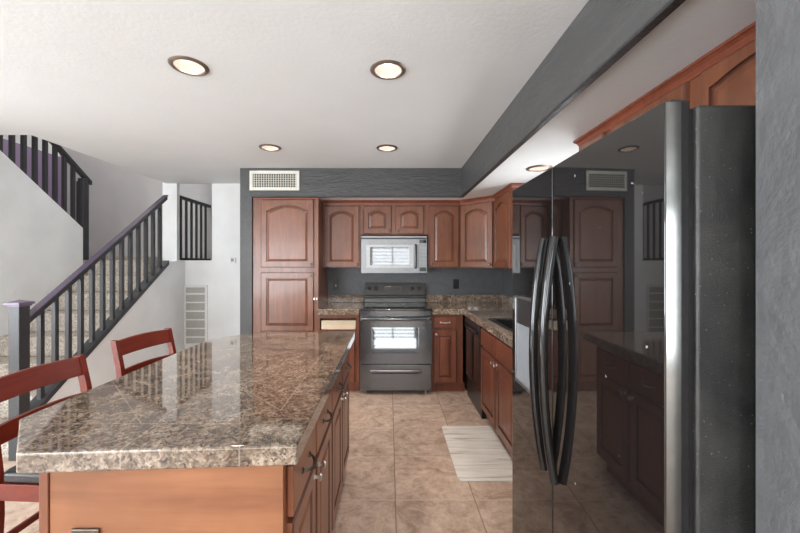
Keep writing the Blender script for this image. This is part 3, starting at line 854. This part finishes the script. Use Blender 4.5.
# L-shaped counter with a cut-out for the sink
SX0, SX1, SY0, SY1 = 0.885, 1.30, 2.40, 3.12
m = MB()
xs = [0.462, 0.80, SX0, SX1, 1.439]; ys = [1.66, SY0, SY1, 3.81, 4.449]
def solid(i, j):
    if i < 1: return j == 3
    if i == 2 and j == 1: return False
    return True
vid = {}
def vv(i, j, k):
    key = (i, j, k)
    if key not in vid: vid[key] = len(m.v); m.v.append(Vector((xs[i], ys[j], (CZ0, CZ1)[k])))
    return vid[key]
for i in range(4):
    for j in range(4):
        if not solid(i, j): continue
        q = [(i, j), (i + 1, j), (i + 1, j + 1), (i, j + 1)]
        m.f.append(tuple(vv(a, b, 1) for a, b in q)); m.f.append(tuple(vv(a, b, 0) for a, b in q[::-1])); m.m += [0, 0]
        for (di, dj), (a, b) in (((0, -1), (0, 1)), ((1, 0), (1, 2)), ((0, 1), (2, 3)), ((-1, 0), (3, 0))):
            ni, nj = i + di, j + dj
            if not (0 <= ni < 4 and 0 <= nj < 4) or not solid(ni, nj):
                m.f.append((vv(*q[a], 0), vv(*q[b], 0), vv(*q[b], 1), vv(*q[a], 1))); m.m.append(0)
t = m.build('countertop', M['top'], bevel=0.006); tag(t, 'L-shaped brown granite counter turning the corner from range to sink', 'countertop', 'brown granite counters')
m = MB(); m.box(0.462, 1.439, 4.43, 4.449, CZ1 + 0.0005, 1.01); m.box(1.42, 1.439, 1.66, 4.43, CZ1 + 0.0005, 1.01); part(m, 'backsplash', M['top'], t, bevel=0.003)

# sink and faucet
t = thing('sink', 'black kitchen sink set into the granite counter behind the fridge', 'sink', (1.09, 2.76, 0.70))
m = MB(); e = 0.004
def shell(m, x0, x1, y0, y1, z0, z1, th, fl=0.0):
    m.box(x0, x1, y0, y1, z0, z0 + th); m.box(x0, x0 + th, y0, y1, z0 + th, z1); m.box(x1 - th, x1, y0, y1, z0 + th, z1)
    m.box(x0 + th, x1 - th, y0, y0 + th, z0 + th, z1); m.box(x0 + th, x1 - th, y1 - th, y1, z0 + th, z1)
shell(m, SX0 + e, SX1 - e, SY0 + e, SY1 - e, 0.70, CZ1 - 0.004, 0.012)
part(m, 'basin', M['sink'], t, bevel=0.003)
m = MB()
for (a, b, c, f_) in ((SX0 - 0.012, SX1 + 0.012, SY0 - 0.012, SY0 + 0.016), (SX0 - 0.012, SX1 + 0.012, SY1 - 0.016, SY1 + 0.012), (SX0 - 0.012, SX0 + 0.016, SY0 + 0.016, SY1 - 0.016), (SX1 - 0.016, SX1 + 0.012, SY0 + 0.016, SY1 - 0.016)):
    m.box(a, b, c, f_, CZ1 + 0.0006, CZ1 + 0.007)
part(m, 'rim', M['sink'], t, bevel=0.003)
m = MB(); m.cyl((1.09, 2.76, 0.7125), (1.09, 2.76, 0.716), 0.04, n=20); part(m, 'drain', M['steel'], t)
t = thing('faucet', 'black faucet behind the sink at the right wall', 'faucet', (1.36, 2.76, CZ1))
m = MB(); m.lathe((1.36, 2.76, CZ1 + 0.0005), (0, 0, 1), [(0.028, 0), (0.028, 0.01), (0.018, 0.02), (0.016, 0.08), (0.0, 0.081)], 18); part(m, 'base', M['blackpl'], t, smooth=True)
m = MB(); m.tube([(1.36, 2.76, CZ1 + 0.05), (1.36, 2.76, 1.12), (1.345, 2.76, 1.17), (1.30, 2.76, 1.20), (1.24, 2.76, 1.19), (1.20, 2.76, 1.15), (1.19, 2.76, 1.11)], 0.011, 10); part(m, 'spout', M['blackpl'], t, smooth=True)

# ---------------------------------------------------------------- outlets
def outlet(name, label, cx, cz, yb, mat, kind=0):
    m = MB(); m.box(cx - 0.038, cx + 0.038, yb - 0.007, yb, cz - 0.06, cz + 0.06); t = m.build(name, mat, bevel=0.003)
    tag(t, label, 'outlet')
    if kind == 0:
        for s in (-1, 1):
            m = MB(); m.box(cx - 0.017, cx + 0.017, yb - 0.010, yb - 0.0072, cz + s * 0.022 - 0.014, cz + s * 0.022 + 0.014); part(m, 'socket', M['blackpl'], t, bevel=0.002)
    else:
        m = MB(); m.box(cx - 0.006, cx + 0.006, yb - 0.016, yb - 0.0072, cz - 0.012, cz + 0.012); part(m, 'toggle', M['nickel'], t, bevel=0.002)
    return t


outlet('light_switch', 'dark switch plate on the grey backsplash wall left of the range', (336 - 389) * 4.45 / 355.6, 1.40 - 22 * 4.45 / 355.6, 4.4495, simple('dark pewter plate', (0.03, 0.03, 0.03), 0.3), 1)
outlet('wall_outlet', 'black outlet on the grey backsplash wall right of the range', (456 - 389) * 4.45 / 355.6, 1.40 - 20.5 * 4.45 / 355.6, 4.4495, M['blackpl'])

# ---------------------------------------------------------------- range
RX0, RX1 = -0.307, 0.452; RF = 3.77
t = thing('range', 'black free-standing electric range with oven window between the base cabinets', 'stove', (0.0725, 4.1, 0))
m = MB(); m.box(RX0, RX1, RF + 0.055, 4.43, 0.045, 0.895)
part(m, 'body', M['range'], t, bevel=0.004)
m = MB(); m.box(RX0 - 0.004, RX1 + 0.004, RF + 0.0, 4.38, 0.8955, 0.918); part(m, 'cooktop', M['glasstop'], t, bevel=0.006)
for (bx, by, br) in ((-0.12, 3.95, 0.10), (0.26, 3.95, 0.085), (-0.12, 4.22, 0.075), (0.26, 4.22, 0.10)):
    m = MB(); m.lathe((bx, by, 0.9182), (0, 0, 1), [(br, 0.0003), (br - 0.004, 0.0006), (br - 0.006, 0.0003)], 36); part(m, 'burner_ring', M['steel'], t)
m = MB(); m.box(RX0, RX1, RF + 0.012, RF + 0.0545, 0.845, 0.894)
for k in range(9): m.box(RX0 + 0.14 + k * 0.055, RX0 + 0.175 + k * 0.055, RF + 0.009, RF + 0.0119, 0.857, 0.864)
part(m, 'front_panel', M['range'], t, bevel=0.004)
# oven door with framed window
z0, z1 = 0.335, 0.838
m = MB(); wx0, wx1, wz0, wz1 = RX0 + 0.125, RX1 - 0.135, 0.445, 0.722
for (a, b, c, e_) in ((RX0, wx0, z0, z1), (wx1, RX1, z0, z1), (wx0, wx1, z0, wz0), (wx0, wx1, wz1, z1)): m.box(a, b, RF, RF + 0.053, c, e_)
dr = part(m, 'oven_door', M['range'], t)
m = MB(); m.add([(wx0, RF + 0.006, wz0), (wx1, RF + 0.006, wz0), (wx1, RF + 0.044, wz1), (wx0, RF + 0.044, wz1), (wx0, RF + 0.052, wz0), (wx1, RF + 0.052, wz0), (wx1, RF + 0.0525, wz1), (wx0, RF + 0.0525, wz1)],
               [(0, 1, 2, 3), (7, 6, 5, 4), (0, 4, 5, 1), (1, 5, 6, 2), (2, 6, 7, 3), (3, 7, 4, 0)])
part(m, 'oven_window', M['ovenglass'], dr)  # glass shaped with a tilt to catch the rear window's reflection
m = MB(); m.tube([(RX0 + 0.015, RF - 0.002, 0.812), (RX0 + 0.03, RF - 0.035, 0.815), (RX0 + 0.08, RF - 0.044, 0.815), (RX1 - 0.08, RF - 0.044, 0.815), (RX1 - 0.03, RF - 0.035, 0.815), (RX1 - 0.015, RF - 0.002, 0.812)], 0.019, 12, flat=0.7, up=(0, 1, 0))
part(m, 'handle', M['range'], dr, smooth=True)
# warming drawer with scooped pull
m = MB(); m.box(RX0, RX1, RF + 0.004, RF + 0.054, 0.05, 0.326); dw = part(m, 'drawer', M['range'], t, bevel=0.006)
m = MB(); m.tube([(RX0 + 0.11, RF + 0.002, 0.255), (RX0 + 0.14, RF - 0.008, 0.262), (RX0 + 0.20, RF - 0.012, 0.262), (RX1 - 0.20, RF - 0.012, 0.262), (RX1 - 0.14, RF - 0.008, 0.262), (RX1 - 0.11, RF + 0.002, 0.255)], 0.014, 10, flat=0.6, up=(0, 1, 0))
part(m, 'handle', M['steel'], dw, smooth=True)
m = MB(); m.tube([(RX0 + 0.105, RF + 0.003, 0.252), (RX0 + 0.15, RF + 0.001, 0.238), (RX1 - 0.15, RF + 0.001, 0.238), (RX1 - 0.105, RF + 0.003, 0.252)], 0.008, 8); part(m, 'pull_recess', M['blackpl'], dw, smooth=True)
for (fx, fy) in ((RX0 + 0.05, RF + 0.08), (RX1 - 0.05, RF + 0.08), (RX0 + 0.05, 4.36), (RX1 - 0.05, 4.36)):
    m = MB(); m.cyl((fx, fy, 0), (fx, fy, 0.045), 0.018); part(m, 'foot', M['steel'], t)
# backguard
bx0, bx1 = RX0 + 0.008, RX1 - 0.008
m = MB(); m.prism([(bx0, 4.375, 0.9185), (bx0, 4.445, 0.9185), (bx0, 4.445, 1.16), (bx0, 4.405, 1.16), (bx0, 4.365, 1.015), (bx0, 4.345, 1.000), (bx0, 4.345, 0.985), (bx0, 4.375, 0.975)], (bx1 - bx0, 0, 0))
bgd = part(m, 'backguard', M['rangedark'], t, bevel=0.004)
fa = (Vector((0, 4.405, 1.16)) - Vector((0, 4.365, 1.015))).normalized(); nrm = Vector((0, -fa.z, fa.y))
for kx in (369, 376, 412, 419):
    kxw = (kx - 389) * 4.36 / 355.6; c = Vector((kxw, 4.385 - 0.001, 1.105 - 0.012))
    m = MB(); m.lathe(c, nrm, [(0.023, 0.0), (0.022, 0.006), (0.017, 0.009), (0.016, 0.024), (0, 0.025)], 18); part(m, 'knob', M['blackpl'], bgd, smooth=True)
m = MB(); c = Vector((0, 4.385, 1.092))
V = [Vector((xx, 0, 0)) + c + fa * s - nrm * 0.003 * (1 - k) + nrm * 0.0025 * k for k in (0, 1) for (xx, s) in ((-0.06, -0.03), (0.16, -0.03), (0.16, 0.03), (-0.06, 0.03))]
m.add(V, [(3, 2, 1, 0), (4, 5, 6, 7), (0, 1, 5, 4), (1, 2, 6, 5), (2, 3, 7, 6), (3, 0, 4, 7)]); part(m, 'display', M['glasstop'], bgd)

# ---------------------------------------------------------------- microwave
MX0, MX1 = -0.318, 0.436; MY = 4.07; mz0, mz1 = 1.291, 1.715
t = thing('microwave', 'stainless over-the-range microwave beneath the two small cabinet doors', 'microwave', (0.063, 4.26, mz0))
m = MB(); m.box(MX0, MX1, MY + 0.022, 4.448, mz0, mz1); part(m, 'body', M['msteel'], t, bevel=0.003)
m = MB(); m.box(MX0, MX1, MY - 0.004, MY + 0.0215, 1.695, mz1 - 0.001); m.box(MX0, MX1, MY + 0.006, MY + 0.0215, 1.679, 1.695, 1); part(m, 'top_grille', [M['msteel'], M['blackpl']], t)
px = 0.335
def ring_box(m, x0, x1, z0, z1, a, b, c, e_, y0, y1, mi=0):
    for (p, q, r_, s_) in ((x0, a, z0, z1), (b, x1, z0, z1), (a, b, z0, c), (a, b, e_, z1)): m.box(p, q, y0, y1, r_, s_, mi)
m = MB(); ring_box(m, MX0, px, mz0, 1.678, MX0 + 0.055, px - 0.055, 1.352, 1.615, MY, MY + 0.0215); dr = part(m, 'door', M['msteel'], t)
m = MB(); ring_box(m, MX0 + 0.055, px - 0.055, 1.352, 1.615, MX0 + 0.100, px - 0.100, 1.378, 1.590, MY + 0.005, MY + 0.0215); part(m, 'window_bezel', simple('microwave bezel', (0.50, 0.51, 0.52), 0.55, metal=0.4), dr)
m = MB(); m.box(MX0 + 0.100, px - 0.100, MY + 0.008, MY + 0.0215, 1.378, 1.590); part(m, 'door_window', M['microglass'], dr)
m = MB(); m.tube([(px - 0.03, MY - 0.0005, 1.352), (px - 0.03, MY - 0.03, 1.365), (px - 0.03, MY - 0.034, 1.42), (px - 0.03, MY - 0.034, 1.55), (px - 0.03, MY - 0.03, 1.60), (px - 0.03, MY - 0.0005, 1.613)], 0.013, 10); part(m, 'handle', M['blackpl'], dr, smooth=True)
m = MB(); m.box(px + 0.002, MX1, MY, MY + 0.0215, mz0, 1.678); cp = part(m, 'control_panel', M['msteel'], t, bevel=0.003)
m = MB(); m.box(px + 0.014, MX1 - 0.010, MY - 0.002, MY - 0.0003, 1.635, 1.67); part(m, 'display', M['glasstop'], cp)
m = MB()
for i in range(5):
    for j in range(3): m.box(px + 0.014 + j * 0.030, px + 0.036 + j * 0.030, MY - 0.002, MY - 0.0003, 1.40 + i * 0.042, 1.424 + i * 0.042)
part(m, 'keypad', simple('grey keys', (0.30, 0.30, 0.31), 0.4), cp)
m = MB(); m.box(px + 0.016, MX1 - 0.012, MY - 0.002, MY - 0.0003, 1.312, 1.355); part(m, 'start_button', M['blackpl'], cp)

# ---------------------------------------------------------------- refrigerator (doors face -x at x=0.57)
FY0, FY1, FS = 0.737, 1.648, 1.243
t = thing('refrigerator', 'large glossy black side-by-side refrigerator with two long curved handles', 'refrigerator', (0.95, 1.19, 0))
m = MB(); m.box(0.640, 1.40, FY0 + 0.002, FY1, 0.03, 1.732); part(m, 'body', M['pebble'], t, bevel=0.008)
m = MB(); m.box(0.6245, 0.6395, FY0 + 0.012, FY1 - 0.010, 0.10, 1.725); part(m, 'door_gasket', M['blackpl'], t)


def fdoor(y0, y1, name):
    """door leaf"""
    P = [(0.624, y0), (0.624, y1)]; c = (y0 + y1) / 2
    for k in range(17):                                  # faintly bowed front
        y = y1 + (y0 - y1) * k / 16; P.append((0.570 + (y - c) ** 2 / 30.0, y))
    m = MB(); m.prism([(x, y, 0.10) for x, y in P], (0, 0, 1.638)); return m


nd_ = part(fdoor(FY0, FS - 0.0025, 'door'), 'door', M['black'], t, bevel=0.003)
m = fdoor(FS + 0.0025, FY1, 'door')
fd = part(m, 'door', M['black'], t, bevel=0.003)
for y, dd in ((FS - 0.042, nd_), (FS + 0.040, fd)):
    path = []; rr = []
    for k in range(25):
        s = k / 24; z = 0.66 + (1.49 - 0.66) * s
        path.append((0.566 - 0.046 * math.sin(math.pi * (0.03 + 0.94 * s)) ** 0.8, y, z)); rr.append(0.015)
    m = MB(); m.tube(path, rr, 12, flat=1.0, up=(1, 0, 0)); part(m, 'handle', M['handle'], dd, smooth=True)
m = MB(); m.box(0.573, 0.604, FY0 - 0.0025, FY0 - 0.0005, 0.104, 1.734); part(m, 'edge_trim', M['edge'], nd_)
# dispenser
dy0, dy1, dz0, dz1 = 1.385, 1.585, 0.88, 1.26
m = MB()
for (a, b, c, e_) in ((dy0, dy1, dz0, dz0 + 0.012), (dy0, dy1, dz1 - 0.012, dz1), (dy0, dy0 + 0.010, dz0, dz1), (dy1 - 0.010, dy1, dz0, dz1)): m.box(0.560, 0.5698, a, b, c, e_)
ds = part(m, 'dispenser_frame', M['steel'], fd, bevel=0.003)
m = MB(); m.box(0.565, 0.5697, dy0 + 0.010, dy1 - 0.010, 1.14, dz1 - 0.012); part(m, 'dispenser_panel', M['blackpl'], fd)
m = MB(); m.box(0.567, 0.5697, dy0 + 0.010, dy1 - 0.010, dz0 + 0.012, 1.139); part(m, 'dispenser_recess', M['tray'], fd)
m = MB(); m.box(0.590, 0.622, FY0 + 0.006, FY0 + 0.05, 1.7385, 1.743); part(m, 'hinge_cap', M['blackpl'], t, bevel=0.002)
m = MB(); m.box(0.60, 0.6395, FY0 + 0.01, FY1 - 0.01, 0.0, 0.095); part(m, 'toe_grille', M['blackpl'], t)

# ---------------------------------------------------------------- island
t = thing('kitchen_island', 'kitchen island cabinet with amber end panel and cherry drawers and doors', 'island', (-0.62, 1.7, 0))
ix0, ix1, iy0, iy1 = -0.935, -0.288, 0.967, 2.44
m = MB(); m.box(ix0, ix1, iy0 + 0.012, iy1, 0.10, 0.852); m.box(ix0 + 0.02, ix1 - 0.06, iy0 + 0.06, iy1 - 0.03, 0.0, 0.10); part(m, 'body', M['isle_red'], t, bevel=0.002)
m = MB(); m.box(ix0 + 0.012, ix1, iy0, iy0 + 0.0115, 0.0, 0.852); part(m, 'end_panel', M['amber'], t, bevel=0.002)
m = MB(); m.box(ix0 - 0.014, ix0 + 0.011, iy0 - 0.004, iy0 + 0.05, 0.0, 0.852); part(m, 'corner_post', M['isle_red'], t, bevel=0.002)
F = (Vector((ix1, iy0 + 0.012, 0)), Y, X)
bd = [0.008, 0.335, 0.700, 1.065, 1.440]
for i in range(4):
    u0, u1 = bd[i] + 0.012, bd[i + 1] - 0.012
    add_drawer(t, F, u0, 0.685, u1 - u0, 0.145, M['isle_red'], drop=0.010)
    add_door(t, F, u0, 0.125, u1 - u0, 0.545, 0, 'rt' if i % 2 == 0 else 'lt', M['isle_red'], 'nickel')
# outlet on the end panel
outlet('wall_outlet', 'pewter outlet plate low on the amber end panel of the island', -0.822, 0.622, iy0 - 0.0005, M['pewter'])

m = MB()
P = [(-0.964, 0.919), (-0.248, 0.960), (-0.247, 2.575), (-0.975, 2.49), (-1.165, 2.28), (-1.165, 1.12)]
m.prism([(x, y, 0.8535) for x, y in P], (0, 0, 0.0575))
t = m.build('island_countertop', M['isle_top'], bevel=0.006, origin=IO); tag(t, 'brown polished granite island top with clipped corners and seams', 'countertop')

# ---------------------------------------------------------------- floor mat
def rrect(x0, x1, y0, y1, r, n=6):
    P = []
    for (cx, cy, a0) in ((x1 - r, y1 - r, 0), (x0 + r, y1 - r, 90), (x0 + r, y0 + r, 180), (x1 - r, y0 + r, 270)):
        P += [(cx + r * math.cos(R(a0 + 90 * k / n)), cy + r * math.sin(R(a0 + 90 * k / n))) for k in range(n + 1)]
    return P
m = MB(); m.prism([(x, y, 0.001) for x, y in rrect(0.447, 0.875, 2.28, 3.045, 0.03)], (0, 0, 0.010))
tag(m.build('kitchen_mat', M['rug'], bevel=0.003), 'cream and grey striped floor mat on the tiles before the sink cabinet', 'rug')

# ---------------------------------------------------------------- counter stools
def make_stool():
    """local frame: front = +x, origin on the floor at the centre of the seat"""
    t = thing('counter_stool', '', 'chair', (0, 0, 0), 'ladder-back stools at the island')
    W = 0.20; wd = M['chair']
    for s in (-1, 1):
        m = MB()      # rear post: leg below, raked back above the seat
        prof = [(-0.205, 0.0), (-0.178, 0.45), (-0.180, 0.60), (-0.205, 0.80), (-0.240, 0.952)]
        for i in range(len(prof) - 1):
            (xa, za), (xb, zb) = prof[i], prof[i + 1]
            m.add([(xa - 0.018, s * W - 0.013, za), (xa + 0.018, s * W - 0.013, za), (xa + 0.018, s * W + 0.013, za), (xa - 0.018, s * W + 0.013, za),
                   (xb - 0.018, s * W - 0.013, zb), (xb + 0.018, s * W - 0.013, zb), (xb + 0.018, s * W + 0.013, zb), (xb - 0.018, s * W + 0.013, zb)],
                  [(0, 1, 5, 4), (1, 2, 6, 5), (2, 3, 7, 6), (3, 0, 4, 7)] + ([(3, 2, 1, 0)] if i == 0 else []) + ([(4, 5, 6, 7)] if i == len(prof) - 2 else []))
        part(m, 'back_post', wd, t)
        m = MB(); m.add([(0.165, s * W - 0.014, 0), (0.195, s * W - 0.014, 0), (0.195, s * W + 0.014, 0), (0.165, s * W + 0.014, 0),
                         (0.150, s * W - 0.019, 0.574), (0.188, s * W - 0.019, 0.574), (0.188, s * W + 0.019, 0.574), (0.150, s * W + 0.019, 0.574)],
                        [(3, 2, 1, 0), (4, 5, 6, 7), (0, 1, 5, 4), (1, 2, 6, 5), (2, 3, 7, 6), (3, 0, 4, 7)]); part(m, 'leg', wd, t, bevel=0.003)
    def rail(za, zb, th, bow):
        m = MB(); N = 10; V = []; Fc = []
        for k in range(N + 1):
            yy = -W + 0.010 + (2 * W - 0.020) * k / N; q = 1 - (yy / W) ** 2
            for z in (za, zb):
                xb = -0.205 - (z - 0.80) * 0.23 if z > 0.80 else -0.180 - (z - 0.60) * 0.125
                zz = z + (0.010 * q if z == zb else 0.004 * q)
                V += [(xb - th / 2 - bow * q, yy, zz), (xb + th / 2 - bow * q, yy, zz)]
        for k in range(N):
            a = 4 * k; b = a + 4
            Fc += [(a, b, b + 2, a + 2), (a + 1, a + 3, b + 3, b + 1), (a, a + 1, b + 1, b), (a + 2, b + 2, b + 3, a + 3)]
        Fc += [(0, 2, 3, 1), (4 * N, 4 * N + 1, 4 * N + 3, 4 * N + 2)]
        m.add(V, Fc); return m
    part(rail(0.858, 0.944, 0.018, 0.012), 'top_rail', wd, t, bevel=0.003)
    part(rail(0.705, 0.775, 0.018, 0.012), 'back_rail', wd, t, bevel=0.003)
    m = MB()
    for s in (-1, 1): m.box(-0.165, 0.155, s * W - 0.010, s * W + 0.010, 0.515, 0.578)
    m.box(-0.182, -0.165, -W + 0.01, W - 0.01, 0.515, 0.578); m.box(0.165, 0.183, -W + 0.01, W - 0.01, 0.515, 0.578)
    part(m, 'apron', wd, t, bevel=0.003)
    m = MB(); m.prism([(x, y, 0.5785) for x, y in rrect(-0.160, 0.21, -0.208, 0.208, 0.03)], (0, 0, 0.042)); part(m, 'seat_cushion', M['leather'], t, bevel=0.014, seg=3)
    for (z, xx) in ((0.20, 0.175),):
        m = MB(); m.box(xx - 0.009, xx + 0.009, -W, W, z, z + 0.03); part(m, 'stretcher', wd, t, bevel=0.003)
    for s in (-1, 1):
        m = MB(); m.box(-0.18, 0.17, s * W - 0.008, s * W + 0.008, 0.28, 0.308); part(m, 'stretcher', wd, t, bevel=0.003)
    m = MB(); m.box(-0.195, -0.179, -W, W, 0.33, 0.355); part(m, 'stretcher', wd, t, bevel=0.003)
    return t


s1 = make_stool(); s1['label'] = 'red mahogany ladder-back stool with black seat at the near left corner of the island'
s2 = copy_tree(s1); s2['label'] = 'second red mahogany ladder-back stool, farther along the island, only its back showing'
def place(o, x, y, rz): o.location = (x, y, 0); o.rotation_euler = (0, 0, rz)
place(s1, -1.285, 1.525, R(-3)); place(s2, -1.325, 2.225, R(-9))
